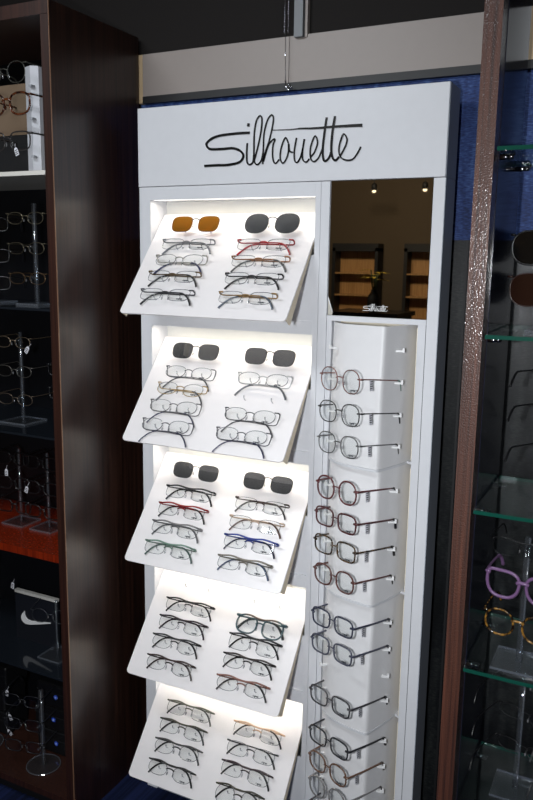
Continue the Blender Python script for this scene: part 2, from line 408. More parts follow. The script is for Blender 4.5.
# mirror with small printed script
mir = wb(MB().box(XM1-.002, XR-.001, .004, .010, 1.466, HB), 'mirror', MIRR, T)
wb(MB().box(XM1-.003, XR, .0102, TD-.01, 1.462, HB), 'mirror_backing', MATTB, T)
o = wb(logo_mb(.0032, .004, 4, .145, .6935, 1.481, 1.5), 'script_print', plain('white_print', (225, 225, 225), .5), mir)
o['label'] = 'small white script print reading Silhouette'
wb(MB().box(XM1-.003, XR, 0, TD-.02, 1.4525, 1.4655), 'sill', WHITE, T)
# bowed panels of the right-hand column
prof = [(.582, .060), (.583, .02), (.590, -.012), (.606, -.040), (.630, -.062), (.660, -.076), (.70, -.086), (.737, -.091), (.746, -.0885), (.752, -.078), (.766, -.040), (.782, .010), (.790, .060)]
pv = [(p.x, p.y) for p in catmull([(a, b, 0) for a, b in prof], 3)]
secs = [(1.454, 1.106), (1.106, .760), (.760, .412), (.412, .062)]
peg = MB(); peg.box(0, .020, -.003, .003, -.0035, .001); peg.box(.015, .020, -.003, .003, .001, .006)
peg_me = peg.mesh('peg', plain('peg_white', (240, 240, 240), .4))
PEGZ = [(1.393, 1.316, 1.236, 1.159), (1.047, .969, .897, .820), (.702, .629, .555, .486), (.371, .297, .225, .15)]
for k, (zt, zb) in enumerate(secs):
    def ring(z, sc): return [(x, (y-.06)*sc+.06, z) for x, y in pv]
    r0 = ring(zb+.004, 1.0); r1 = ring((zt+zb)/2, .97); r2_ = ring(zt-.003, .90)
    n = len(pv); vs = r0+r1+r2_; fs = []
    for j in range(2):
        for q in range(n-1): fs.append((j*n+q, j*n+q+1, (j+1)*n+q+1, (j+1)*n+q))
    inner = [(x, y+.004, z) for x, y, z in vs]
    mbp = MB(); mbp.add(vs, fs); mbp.add(inner, [f[::-1] for f in fs])
    mbp.add(r0+[(x, y+.004, z) for x, y, z in r0], [(q+1, q, n+q, n+q+1) for q in range(n-1)])
    mbp.add(r2_+[(x, y+.004, z) for x, y, z in r2_], [(q, q+1, n+q+1, n+q) for q in range(n-1)])
    bp_ = wb(mbp, 'bowed_panel', plain('panel_white', (232, 231, 232), .42), T, True)
    # bow-fronted ledge under each panel
    lp = [(x, y-.002) for x, y in pv if y < .03]
    lp = [(.578, .02)]+lp+[(XR-.002, .012), (XR-.002, .05), (.578, .05)]
    wb(MB().prism(lp, lambda p, q: (p[0], p[1], zb-.0025+.006*q)), 'ledge', WHITE, T)
    for z in PEGZ[k]:
        link_mesh('peg', peg_me, bp_, (.764, -.04, z), (0, 0, R(16)))
        link_mesh('peg', peg_me, bp_, (.618, -.052, z), (0, 0, R(222)))
    wb(MB().box(.798, .8018, .012, .055, zb+.01, zt-.01), 'inner_strip', plain('warm_lit_inner', (238, 226, 200), .5), T)  # recess wall; its cream colour carries the warm light falling there
# ------------------------------------------------------------------ eyeglasses
SHAPES = {  # width, height, superellipse power, top flatness, outward flare
    'rect': (.052, .030, 3.2, .25, .06), 'oval': (.051, .031, 2.3, .1, .04), 'round': (.047, .042, 2.2, .0, .0),
    'rnd2': (.056, .054, 2.2, 0, 0), 'panto': (.049, .040, 2.5, .25, .05), 'square': (.052, .036, 3.4, .2, .04), 'sun': (.060, .043, 3.2, .3, .10),
    'cateye': (.062, .054, 2.5, .3, .22), 'cround': (.047, .050, 2.3, 0, 0), 'csq': (.051, .040, 3.5, .2, .10), 'cpan': (.049, .046, 2.5, .2, .05), 'huge': (.074, .064, 2.5, .1, .05), 'big': (.064, .052, 2.4, .1, .05)}
def outline(kind, side, n=28, grow=0.):
    w, h, p, flat, flare = SHAPES[kind]; pts = []
    for k in range(n):
        a = 2*math.pi*k/n; c, s = math.cos(a), math.sin(a)
        x = (w/2+grow)*math.copysign(abs(c)**(2/p), c); y = (h/2+grow)*math.copysign(abs(s)**(2/p), s)
        if y > 0: y *= 1-flat*.35*(1-abs(x)/(w/2+grow))**2*0
        x *= 1+flare*(y/h)
        if flare > .15 and y > 0 and x > 0: y *= 1+.42*(x/(w/2))**3
        pts.append((side*x, y))
    return pts
def col_mat(rgb, metal=False):
    nm = ('metal_%d_%d_%d' if metal else 'acetate_%d_%d_%d') % tuple(rgb)
    return plain(nm, rgb, .3 if metal else .28, .7 if metal else 0., 0. if metal else .4)
def tort(name, c0, c1):
    if name in MATS: return MATS[name]
    mt, t, b = base_mat(name)
    n = t.nodes.new('ShaderNodeTexNoise'); n.inputs['Scale'].default_value = 90; n.inputs['Detail'].default_value = 2
    tc = t.nodes.new('ShaderNodeTexCoord'); t.links.new(tc.outputs['Object'], n.inputs['Vector'])
    cr = t.nodes.new('ShaderNodeValToRGB'); cr.color_ramp.elements[0].position = .42; cr.color_ramp.elements[0].color = lin(c0)
    cr.color_ramp.elements[1].position = .6; cr.color_ramp.elements[1].color = lin(c1)
    t.links.new(n.outputs['Fac'], cr.inputs['Fac']); t.links.new(cr.outputs['Color'], b.inputs['Base Color'])
    b.inputs['Roughness'].default_value = .22; b.inputs['Coat Weight'].default_value = .5
    return mt
print_me = None
def glasses(label, loc, rot, shape='rect', rim='none', col=(30, 30, 32), tip=None, lens=None, pose='folded', drop=0.,
            group=None, tagc=False, bridge=.018, brow=None, prnt=True, name='eyeglasses', cat='eyeglasses', thick=1., mat=None, tipmat=None, size=1.):
    """local axes: x to the right, y up, z out of the front"""
    global print_me
    g = empty(name, loc, rot); g.scale = (size,)*3; tag(g, label, cat, group)
    M = mat or col_mat(col, rim in ('none', 'wire') and pose != 'clip')
    TM = tipmat or (M if tip is None else col_mat(tip))
    LM = lens or LENS
    w, h = SHAPES[shape][:2]; c = (w+bridge)/2; hx = c+w/2+.006
    for s in (-1, 1):
        pts = outline(shape, s); n = len(pts)
        mb = MB(); T0 = .0012
        curve = lambda x, y: -.35*((x)**2+(y)**2)/.09*.12*10*.01
        fr_ = [(s*c+x, y, T0+curve(x, y)) for x, y in pts]; bk = [(s*c+x, y, -T0+curve(x, y)) for x, y in pts]
        vs = fr_+bk+[(s*c, 0, T0), (s*c, 0, -T0)]
        mid = 2*n
        for k in range(n):
            k2 = (k+1) % n
            mb_f = (k, k2, mid) if s > 0 else (k2, k, mid); mb_b = (n+k2, n+k, mid+1) if s > 0 else (n+k, n+k2, mid+1)
            mb.f += [mb_f, mb_b, (k, n+k, n+k2, k2)]; mb.mi += [0, 0, 1]
        mb.v = vs
        lo = mb.build('lens', [LM, LEDGE if LM is LENS else LM], g)
        if rim == 'none':
            ring = [(s*c+x, y, curve(x, y)) for x, y in outline(shape, s, 28, .0002)]
            MB().tube(ring, .00055, 4, True).build('lens_edge', LEDGE if LM is LENS else M, lo)
        elif rim == 'low':
            ring = [(s*c+x, y, curve(x, y)) for x, y in outline(shape, s, 28, .0004)]
            MB().tube(ring[14:]+ring[:1] if s > 0 else ring[14:]+ring[:1], .0008, 5).build('lens_wire', M, lo)
            MB().tube(ring, .0005, 4, True).build('lens_edge', LEDGE, lo)
        else:
            rr = {'wire': .0010, 'thin': .0016, 'full': .0023}[rim]*thick
            ring = [(s*c+x, y, curve(x, y)) for x, y in outline(shape, s, 28, rr*.6)]
            MB().tube(ring, rr, 6, True).build('rim', M, g, True)
        if prnt and s > 0 and LM is LENS:
            if print_me is None: print_me = logo_mb(0, .0006, 2, .034, 0, 0, 2.2).mesh('lens_print', PRINT)
            link_mesh('lens_print', print_me, lo, (c+.006, -h*.33, .0022), (-R(90), R(0), 0)).scale = (1, 1, -1)
        # nose pad on a bent arm
        ix = s*(bridge/2+.001)
        pm = MB().ball((ix*.82, -.006, -.005), .0022, .0045, .0018, 8, 5)
        pm.tube([(ix, .002, -.001), (ix*.85, .0, -.005), (ix*.82, -.005, -.005)], .0005, 4)
        pm.build('nose_pad', HOOKM if rim != 'full' else M, g, True)
    yb = h*.24 if pose == 'clip' else h*.10 if rim != 'full' else h*.16
    br = catmull([(-bridge/2-.002, yb, .001), (-bridge/4, yb+.0028, .0025), (bridge/4, yb+.0028, .0025), (bridge/2+.002, yb, .001)], 4)
    MB().tube(br, (.0011 if rim != 'full' else .0025)*thick, 6).build('bridge', M, g, True)
    yt = h*(.40 if pose != 'open' or shape[0] != 'c' or shape == 'cateye' else .16)
    if pose == 'clip': return g
    if brow:
        p = catmull([(-hx, yt, -.004), (-c, h/2+.0008, .001), (-bridge/2, h*.42, .002), (bridge/2, h*.42, .002), (c, h/2+.0008, .001), (hx, yt, -.004)], 5)
        MB().tube(p, .0016*thick, 6).build('brow_bar', col_mat(brow), g, True)
    rt_ = (.0012 if rim in ('none', 'wire', 'low') else .0018)*thick
    for s in (-1, 1):
        e = MB().tube([(s*(c+w/2-.004), yt, .0015), (s*(hx-.001), yt+.0005, .0), (s*hx, yt, -.005)], rt_*1.25, 6)
        e.build('end_piece', M, g, True)
        if pose == 'folded':
            zz = -.010 if s < 0 else -.015
            y0 = yt-drop
            pA = [(s*hx, yt, -.005), (s*(hx-.003), yt-drop*.5, zz*.8), (s*(hx-.012), y0, zz), (0, y0+.0015, zz), (-s*(hx-.040), y0+.001, zz)]
            pB = [(-s*(hx-.040), y0+.001, zz), (-s*(hx-.028), y0-.002, zz), (-s*(hx-.016), y0-.011, zz), (-s*(hx-.006), y0-.024, zz), (-s*(hx-.003), y0-.030, zz)]
        else:
            sp = .004 if shape != 'big' else 0
            pA = [(s*hx, yt, -.005), (s*(hx+.001), yt, -.012), (s*(hx+sp), yt, -.055), (s*(hx+sp), yt, -.098)]
            pB = [(s*(hx+sp), yt, -.098), (s*(hx+sp), yt-.002, -.108), (s*(hx+sp*.6), yt-.012, -.119), (s*(hx+sp*.3), yt-.030, -.130)]
            if shape in ('cround', 'csq', 'cpan'):   # longer, gently sloping temples resting on the pegs
                pA = [(s*hx, yt, -.005), (s*(hx+.001), yt, -.012), (s*(hx+sp), yt-.005, -.062), (s*(hx+sp), yt-.011, -.116)]
                pB = [pA[-1], (s*(hx+sp), yt-.0125, -.122), (s*(hx+sp*.6), yt-.020, -.127), (s*(hx+sp*.3), yt-.036, -.131)]
        tm = MB().tube(catmull(pA, 4), rt_, 6).build('temple', M, g, True)
        cb = catmull(pB, 4)
        MB().tube(cb, [rt_*(1.2+.35*q/len(cb)) for q in range(len(cb))], 6).build('temple_tip', TM, tm, True)
        if tagc and s > 0:
            tg = MB(); tg.prism([(-.022, -.002), (-.031, -.002), (-.0335, -.026), (-.0245, -.026)], lambda p, k: (hx+.003+.0006*k, yt+p[1], p[0]))
            to = tg.build('price_tag', TAGW, tm)
            tk = MB()
            for q in range(4): tk.box(hx+.0036, hx+.0040, yt-.0065-.005*q, yt-.0045-.005*q, -.0325+.001*(q % 2), -.0245)
            tk.build('tag_print', TAGD, to)
    return g

K = (26, 26, 30); SUNG = clear('grey_sun_lens', (.24, .25, .26), .10, .03, dens=.45, dcol=(.10, .104, .112))
SUNB = clear('amber_sun_lens', (.42, .17, .015), .08, .03, dens=.5, dcol=(.30, .14, .02))
ORD = ['top', 'second', 'third', 'fourth', 'bottom']
GT = 'eyeglasses on the slanted white trays'; GS = 'sunglasses at the head of the trays'
def on_tray(i, col, row, h=.020): return Vector(tray_pt(i, COLX[col], ROWS[row], h))
def tray_glasses(i, ci, row, desc, **kw):
    side = ('left', 'right')[ci]
    rn = ['lowest', 'second lowest', 'middle', 'second highest', 'topmost'][row] if i < 3 else ['lowest', 'second lowest', 'second highest', 'topmost'][row]
    tn = ORD[i]+' tray'
    shp = kw.get('shape', 'rect'); h = SHAPES[shp][1]
    p = Vector(tray_pt(i, COLX[ci]+random.uniform(-.004, .004), ROWS[row]-h*.40*1.2+.004, .023))
    glasses('%s, %s in %s column of %s' % (desc, rn, side, tn), p, (ALPHA+kw.pop('lean', 0), 0, random.uniform(-.025, .025)), group=GT, size=1.2, thick=.95 if kw.get('rim') == 'low' else 1.25, **kw)
def tray_sun(i, col, desc, lens, shape='sun', w=1):
    side = ('left', 'right')[col]
    p = Vector(tray_pt(i, COLX[col], .283, .026))
    glasses('%s, at head of %s column on %s tray' % (desc, side, ORD[i]), p, (ALPHA+R(14), 0, random.uniform(-.02, .02)), shape=shape,
            lens=lens, col=K, group=GS, pose='clip', thick=1.3, size=1.06, name='sunglasses', cat='sunglasses', bridge=.019)
tray_sun(0, 0, 'amber brown rimless sunglasses with black bridge', SUNB)
tray_sun(0, 1, 'large rounded grey sunglasses with shiny lenses', SUNG, 'big')
tray_sun(1, 0, 'squarish dark grey rimless sunglasses', SUNG); tray_sun(1, 1, 'squarish dark grey rimless sunglasses', SUNG)
tray_sun(2, 0, 'dark grey rimless sunglasses', SUNG); tray_sun(2, 1, 'dark grey rimless sunglasses', SUNG)
tg_ = tray_glasses
tg_(0, 0, 3, 'rimless eyeglasses with silver grey temples', col=(120, 122, 126), tip=(110, 112, 118))
tg_(0, 0, 2, 'rimless eyeglasses with navy temple tips', shape='oval', col=(190, 186, 178), tip=(34, 40, 84), drop=.012)
tg_(0, 0, 1, 'rimless eyeglasses with black temple tips', col=(110, 90, 60), tip=K)
tg_(0, 0, 0, 'rimless eyeglasses with dark temples', col=(70, 70, 76), tip=K)
tg_(0, 1, 3, 'rimless eyeglasses with red temples', col=(150, 26, 36), tip=(160, 20, 34))
tg_(0, 1, 2, 'rimless eyeglasses with tan bar and olive grey tips', col=(150, 104, 70), tip=(92, 92, 92))
tg_(0, 1, 1, 'rimless eyeglasses with black temples', col=(50, 48, 50), tip=K)
tg_(0, 1, 0, 'rimless eyeglasses with tan bar and slate blue tips', col=(160, 128, 84), tip=(96, 104, 116))
low = dict(rim='low', shape='oval', drop=.022)
tg_(1, 0, 3, 'thin wire eyeglasses with black edge', col=(70, 70, 74), tip=(60, 62, 66), rim='low', shape='oval', drop=.020)
tg_(1, 0, 2, 'thin gold wire eyeglasses with charcoal tips', col=(170, 140, 84), tip=(58, 60, 66), rim='low', shape='oval', drop=.010)
tg_(1, 0, 1, 'oval eyeglasses with navy temple tips', col=(80, 78, 80), tip=(36, 36, 74), **low)
tg_(1, 0, 0, 'oval eyeglasses with dark navy tips', col=(64, 64, 74), tip=(30, 34, 70), **low)
tg_(1, 1, 3, 'clear rimless eyeglasses with grey tips', col=(190, 190, 192), tip=(92, 94, 100), shape='oval', drop=.021)
tg_(1, 1, 1, 'oval wire eyeglasses with near black tips', col=(52, 52, 56), tip=(34, 34, 46), **low)
tg_(1, 1, 0, 'oval wire eyeglasses with dark violet tips', col=(44, 44, 58), tip=(42, 38, 78), **low)
tg_(2, 0, 3, 'rimless eyeglasses with black bar and tips', col=K, brow=(36, 34, 36))
tg_(2, 0, 2, 'rimless eyeglasses with red bar and black tips', col=(140, 26, 30), tip=K, brow=(150, 30, 34))
tg_(2, 0, 1, 'rimless eyeglasses with grey bar and tips', col=(124, 124, 126), tip=(92, 92, 96), brow=(130, 128, 128))
tg_(2, 0, 0, 'rimless eyeglasses with pale green bar', col=(110, 140, 124), tip=(70, 92, 86), brow=(120, 150, 134))
tg_(2, 1, 3, 'rimless eyeglasses with dark brown bar', col=(60, 44, 38), tip=(40, 34, 34))
tg_(2, 1, 2, 'rimless eyeglasses with beige bar and brown tips', col=(206, 180, 158), tip=(88, 60, 48))
tg_(2, 1, 1, 'rimless eyeglasses with bright blue bar', col=(40, 60, 140), tip=(24, 28, 54), brow=(48, 66, 150))
tg_(2, 1, 0, 'rimless eyeglasses with olive grey bar', col=(128, 122, 110), tip=(66, 78, 104), brow=(136, 130, 118))
tg_(3, 0, 3, 'rectangular eyeglasses with black bar', col=K, brow=K)
tg_(3, 0, 2, 'rectangular eyeglasses with dark plum bar', col=(46, 34, 42), brow=(48, 34, 40))
tg_(3, 0, 1, 'rounded eyeglasses with charcoal bar', col=(40, 40, 42), brow=(46, 46, 48), shape='oval')
tg_(3, 0, 0, 'rounded eyeglasses with dark brown bar', col=(56, 40, 38), tip=(44, 26, 28), brow=(60, 42, 40), shape='oval')
tg_(3, 1, 3, 'blue green full rim eyeglasses', col=(62, 86, 92), tip=(40, 44, 46), rim='thin', shape='panto', brow=(92, 74, 66))
tg_(3, 1, 2, 'rectangular eyeglasses with thick black bar', col=(30, 30, 32), brow=K, shape='square')
tg_(3, 1, 1, 'rounded eyeglasses with black and brown bar', col=(34, 30, 30), brow=(52, 42, 38), shape='oval')
tg_(3, 1, 0, 'rounded eyeglasses with rosy brown bar and black tips', col=(140, 92, 80), tip=(40, 36, 38), brow=(140, 96, 84), shape='oval')
tg_(4, 0, 3, 'rectangular eyeglasses with olive grey bar', col=(88, 90, 80), tip=(50, 54, 50), brow=(96, 98, 86))
tg_(4, 0, 2, 'rectangular eyeglasses with dark olive bar', col=(64, 64, 54), tip=K, brow=(72, 70, 60))
tg_(4, 0, 1, 'rounded eyeglasses with charcoal grey bar', col=(66, 66, 68), tip=K, brow=(72, 70, 70), shape='oval')
tg_(4, 0, 0, 'rounded eyeglasses with black bar', col=(36, 36, 38), brow=(44, 42, 42), shape='oval')
tg_(4, 1, 3, 'pale gold eyeglasses with black tips', col=(206, 170, 140), tip=(40, 36, 36), brow=(214, 184, 158))
tg_(4, 1, 2, 'clear rimless eyeglasses with black arched temples', col=(60, 58, 60), tip=K)
tg_(4, 1, 1, 'rectangular eyeglasses with dark plum bar', col=(58, 44, 48), tip=K, brow=(62, 46, 50))
tg_(4, 1, 0, 'round eyeglasses with black olive bar', col=(56, 54, 44), tip=K, brow=(64, 60, 48), shape='round')

# open eyeglasses worn by the bowed panels
GC = 'eyeglasses on the bowed panels'
TH = R(-21)
def col_glasses(z, desc, where, **kw):
    h = SHAPES[kw['shape']][1]
    glasses('%s, %s' % (desc, where), (.656, -.121, z+.016-h*.16*1.08), (R(90), 0, TH+random.uniform(-.02, .02)), pose='open', group=GC, tagc=True, size=1.08, thick=1.3, **kw)
S1, S2, S3, S4 = 'topmost bowed panel', 'second bowed panel', 'third bowed panel', 'bottom bowed panel'
col_glasses(PEGZ[0][1], 'thin pinkish wire eyeglasses', 'highest of three on the '+S1, shape='cround', rim='wire', col=(150, 110, 104), tip=(110, 130, 122))
col_glasses(PEGZ[0][2], 'thin dark wire eyeglasses', 'middle of three on the '+S1, shape='cpan', rim='wire', col=(70, 68, 68), tip=(40, 38, 38))
col_glasses(PEGZ[0][3], 'thin grey wire eyeglasses', 'lowest of three on the '+S1, shape='cpan', rim='wire', col=(104, 104, 104), tip=(60, 56, 54))
col_glasses(PEGZ[1][0], 'round eyeglasses with red brown rims', 'highest on the '+S2, shape='cround', rim='thin', col=(92, 40, 42), tip=(30, 26, 30))
col_glasses(PEGZ[1][1], 'eyeglasses with dark red rims', 'second highest on the '+S2, shape='csq', rim='thin', col=(74, 28, 30), tip=K)
col_glasses(PEGZ[1][2], 'eyeglasses with black rims and amber nose', 'second lowest on the '+S2, shape='csq', rim='thin', mat=tort('black_amber', (30, 24, 22), (84, 60, 28)), tip=(34, 30, 30))
col_glasses(PEGZ[1][3], 'round eyeglasses with burgundy brown rims', 'lowest on the '+S2, shape='cpan', rim='thin', col=(86, 44, 38), tip=(30, 26, 28))
col_glasses(PEGZ[2][0], 'eyeglasses with navy rims', 'highest on the '+S3, shape='csq', rim='thin', col=(40, 44, 66), tip=(28, 28, 38))
col_glasses(PEGZ[2][1], 'eyeglasses with slate grey rims', 'second highest on the '+S3, shape='csq', rim='thin', col=(70, 72, 88), tip=(44, 44, 54))
col_glasses(PEGZ[2][3], 'eyeglasses with black and grey rims', 'lowest on the '+S3, shape='csq', rim='thin', col=(52, 50, 54), tip=K)
col_glasses(PEGZ[3][0], 'eyeglasses with black rims', 'highest on the '+S4, shape='csq', rim='thin', col=(34, 34, 38), tip=K)
col_glasses(PEGZ[3][1], 'eyeglasses with warm brown rims', 'second highest on the '+S4, shape='cpan', rim='thin', col=(104, 74, 56), tip=(50, 40, 36))
col_glasses(PEGZ[3][2], 'eyeglasses with thin grey rims', 'second lowest on the '+S4, shape='cround', rim='thin', col=(120, 118, 118), tip=(70, 66, 66))
col_glasses(PEGZ[3][3], 'eyeglasses with charcoal rims', 'lowest on the '+S4, shape='cpan', rim='thin', col=(60, 56, 60), tip=K)

# ------------------------------------------------------------------ left walnut cabinet
CB = empty('display_cabinet', (-.6, -.05, FZ)); tag(CB, 'dark walnut shelf cabinet full of eyewear, left of the white tower', 'cabinet', 'walnut shelf cabinets')
LX, LF, LT = -.0857, -.244, 2.2178
wb(MB().box(LX-.027, LX, LF, WY-.016, FZ, LT), 'side_panel', WOODL, CB)
wb(MB().box(LX-.027, LX-.0012, LF-.0025, LF, FZ, LT-.033), 'edge_band', WOODE, CB)
wb(MB().box(LX-.0012, LX+.0004, LF-.0028, LF, FZ, LT), 'corner_strip', plain('edge_highlight', (128, 96, 74), .4), CB)  # lighter brown banding, the corner's highlight painted into its colour
wb(MB().box(-1.1, LX-.0012, LF-.0025, .10, LT-.032, LT), 'top_board', WOODE, CB)
wb(MB().box(-1.1, LX-.027, .10, .112, FZ, LT), 'back_panel', plain('cabinet_back', (15, 16, 20), .35), CB)
wb(MB().box(-1.13, -1.1, LF, .112, FZ, LT), 'side_panel', WOODL, CB)
wb(MB().box(-1.1, LX-.0275, LF-.002, .10, .003, .023), 'bottom_board', WOODE, CB)
wb(MB().box(-1.1, LX-.0275, LF+.03, .09, FZ, .003), 'plinth', MATTB, CB)
wb(MB().box(-1.1, LX-.0275, LF+.003, .10, 1.806, 1.817), 'shelf', plain('white_shelf', (222, 218, 210), .4), CB)
DSH = plain('smoked_glass_shelf', (26, 30, 36), .08)
for z in (1.462, 1.11): wb(MB().box(-1.1, LX-.0275, LF+.02, .10, z-.006, z), 'shelf', DSH, CB)
wb(MB().box(-1.1, LX-.0275, LF+.02, .10, .748, .770), 'shelf', REDW, CB)
sh = wb(MB().box(-1.1, LX-.0275, LF+.02, .10, .384, .390), 'shelf', DSH, CB)

def stand(loc, h, base='square', levels=(), label='', group=None, rod=.006, size=.042, name='eyewear_stand'):
    s = empty(name, loc); tag(s, label, 'stand', group)
    if base == 'square':
        MB().box(-size, size, -size, size, 0, .006).build('base', ACRYL, s)
        e = MB()
        for a, b, c_, d in ((-size, size, -size-.0004, -size), (-size, size, size, size+.0004), (-size-.0004, -size, -size, size), (size, size+.0004, -size, size)):
            e.box(a, b, c_, d, .0003, .0057)
        e.build('base_edge', ACRED, s)
    elif base == 'round':
        MB().lathe([(size*.98, 0), (size, .001), (size, .005), (size*.98, .006)], n=32).build('base', ACRYL, s)
        MB().tube([(size*math.cos(2*math.pi*k/40), size*math.sin(2*math.pi*k/40), .003) for k in range(40)], .0014, 5, True).build('base_edge', ACRED, s)
    MB().lathe([(rod, .006), (rod, h)], n=12).build('rod', ACRYL, s, True)
    MB().lathe([(rod*.35, .006), (rod*.35, h)], c=(rod*.6, -rod*.6, 0), n=8).build('rod_core', ACRED, s, True)
    for z in levels:
        MB().tube([(0, 0, z-loc[2]), (0, -.022, z-loc[2])], .004, 8).build('peg', ACRYL, s, True)
    return s
def shown(label, x, y, z, rz=0., **kw):
    return glasses(label, (x, y-.028, z), (R(90), 0, rz), pose='open', prnt=False, **kw)
GL, GR = 'eyeglasses in the left walnut cabinet', 'eyeglasses in the right walnut cabinet'
def htag(x, y, z, label, a=0.):
    t = empty('price_tag', (x, y, z), (0, a, 0)); tag(t, label, 'price tag', 'price tags in the left cabinet')
    MB().prism([(-.006, -.010), (.006, -.010), (.006, .007), (.003, .011), (-.003, .011), (-.006, .007)], lambda p, k: (p[0], .0006*k, p[1])).build('tag_card', TAGW, t)
    k = MB()
    for q in range(3): k.box(-.004, .004, -.0006, -.0001, -.007+.005*q, -.005+.005*q)
    k.build('tag_print', TAGD, t)
    MB().tube([(0, .0003, .010), (.003, -.001, .018), (.001, .004, .023)], .0005, 4).build('tag_string', TAGW, t)
# top compartment
wc = empty('column_stand', (-.277, -.10, 1.817)); tag(wc, 'white column stand with frames on the top left shelf', 'stand')
MB().prism([(-.023, -.006), (.004, -.016), (.023, -.004), (.023, .02), (-.023, .02)], lambda p, k: (p[0], p[1], .292*k)).build('column', plain('column_white', (205, 206, 212), .35), wc)
for z in (.05, .15, .235): MB().box(.006, .016, -.026, -.012, z, z+.006).build('peg', plain('peg_grey', (170, 172, 178), .3), wc)
bc = MB().box(-.47, -.300, -.045, -.040, 1.817, 2.085); o = bc.build('card_panel', MATTB); tag(o, 'card panel with brown upper half behind frames, top left shelf', 'card')
MB().box(-.469, -.301, -.0465, -.0451, 1.945, 2.084).build('brown_print', PAPER, o)
shown('fine grey wire eyeglasses, highest on white column stand', -.306, -.15, 2.080, .05, size=1.25, shape='round', rim='wire', col=(90, 90, 84), group=GL)
shown('tortoiseshell eyeglasses, middle of the white column stand', -.300, -.15, 2.000, .05, size=1.3, shape='panto', rim='full', mat=tort('tortoise_brown', (34, 15, 9), (104, 54, 28)), group=GL)
shown('black half rim eyeglasses, lowest on white column stand', -.304, -.15, 1.905, .05, size=1.25, shape='square', rim='thin', col=(40, 36, 36), group=GL)
htag(-.252, -.2, 1.873, 'white price tag on the black eyeglasses by white column', -.35)
# second compartment
stand((-.292, -.10, 1.462), .285, 'square', (1.71, 1.626, 1.541), 'clear acrylic rod stand on the second shelf of left cabinet', 'clear acrylic rod stands', .007)
for z, d, c_ in ((1.705, 'highest', (120, 112, 92)), (1.622, 'middle', (100, 92, 76)), (1.538, 'lowest', (108, 84, 58))):
    shown('thin metal eyeglasses, %s on the rod stand with bluish glints' % d, -.300, -.10, z, .1, shape='oval', rim='wire', col=c_, group=GL)
for z, d in ((1.69, 'upper'), (1.60, 'middle'), (1.52, 'lower')):
    shown('black eyeglasses with curved temples, %s at far left second shelf' % d, -.47, -.08, z, .5, shape='square', rim='thin', col=K, group=GL)
stand((-.47, -.08, 1.462), .26, 'square', (), 'clear acrylic rod stand at far left of second shelf', 'clear acrylic rod stands')
# third compartment
stand((-.364, -.10, 1.11), .27, 'square', (1.356, 1.269, 1.184), 'clear acrylic stand with square base on left third shelf', 'clear acrylic rod stands', .006, .048)
for z, d, c_ in ((1.352, 'highest', (150, 132, 110)), (1.266, 'middle', (110, 106, 100)), (1.182, 'lowest', (120, 104, 88))):
    shown('thin metal eyeglasses, %s on square based stand' % d, -.366, -.10, z, .1, shape='oval', rim='wire', col=c_, group=GL)
htag(-.292, -.15, 1.336, 'white price tag on eyeglasses of left third shelf', .6)
for z, d in ((1.27, 'upper'), (1.20, 'lower')):
    shown('black eyeglasses hanging near the walnut edge, %s pair' % d, -.235, -.02, z, .2, shape='square', rim='thin', col=K, group=GL)
stand((-.235, -.02, 1.11), .2, 'square', (), 'clear acrylic stand near the walnut edge, third shelf', 'clear acrylic rod stands')
# fourth compartment, over the orange-red board
for x, n_ in ((-.43, 'left'), (-.315, 'right')):
    stand((x, -.06, .77), .24, 'square', (), 'dark frame stand on the orange red board, %s one' % n_, 'frame stands on the red board', .005)
    for z, d in ((.985, 'highest'), (.905, 'middle'), (.83, 'lowest')):
        shown('black eyeglasses, %s on %s stand over red board' % (d, n_), x, -.06, z, .1, shape='square', rim='full', col=(20, 20, 22), group=GL)
htag(-.424, -.12, .948, 'white price tag hanging upper left above red board', 0)
htag(-.345, -.12, .905, 'white price tag hanging right above red board', .3)
htag(-.463, -.14, .795, 'white price tag hanging low at far left over red board', .1)
# fifth compartment: black card with white mark
nk = empty('brand_card', (-.355, -.085, .39)); tag(nk, 'black display card with white swoosh mark and pale top edge', 'sign')
MB().box(-.085, .085, -.006, .006, 0, .155).build('card', plain('card_black', (26, 28, 34), .35), nk)
MB().box(-.086, .086, -.0068, .0068, .155, .164).build('top_edge', plain('card_edge', (200, 198, 192), .5), nk)
sw = [(123, 315), (110, 330), (103, 345), (103, 360), (112, 373), (128, 379), (150, 377), (200, 363), (268, 342), (264, 339), (200, 349), (160, 356), (138, 354), (127, 344), (123, 330)]
MB().prism([((x-185)*.00074, (340-y)*.00068+.082) for x, y in sw], lambda p, k: (p[0], -.0085+.0025*k, p[1])).build('swoosh', plain('swoosh_white', (225, 225, 225), .5), nk)
stand((-.245, -.12, .39), .18, 'square', (), 'clear acrylic stand beside the black swoosh card', 'clear acrylic rod stands', .004)
shown('clear framed eyeglasses on the stand beside swoosh card', -.245, -.12, .53, .3, shape='round', rim='wire', col=(70, 72, 78), group=GL)
htag(-.43, -.11, .575, 'small white price tag above the swoosh card', .2)
htag(-.475, -.15, .665, 'white price tag at far left under the red board', .5)
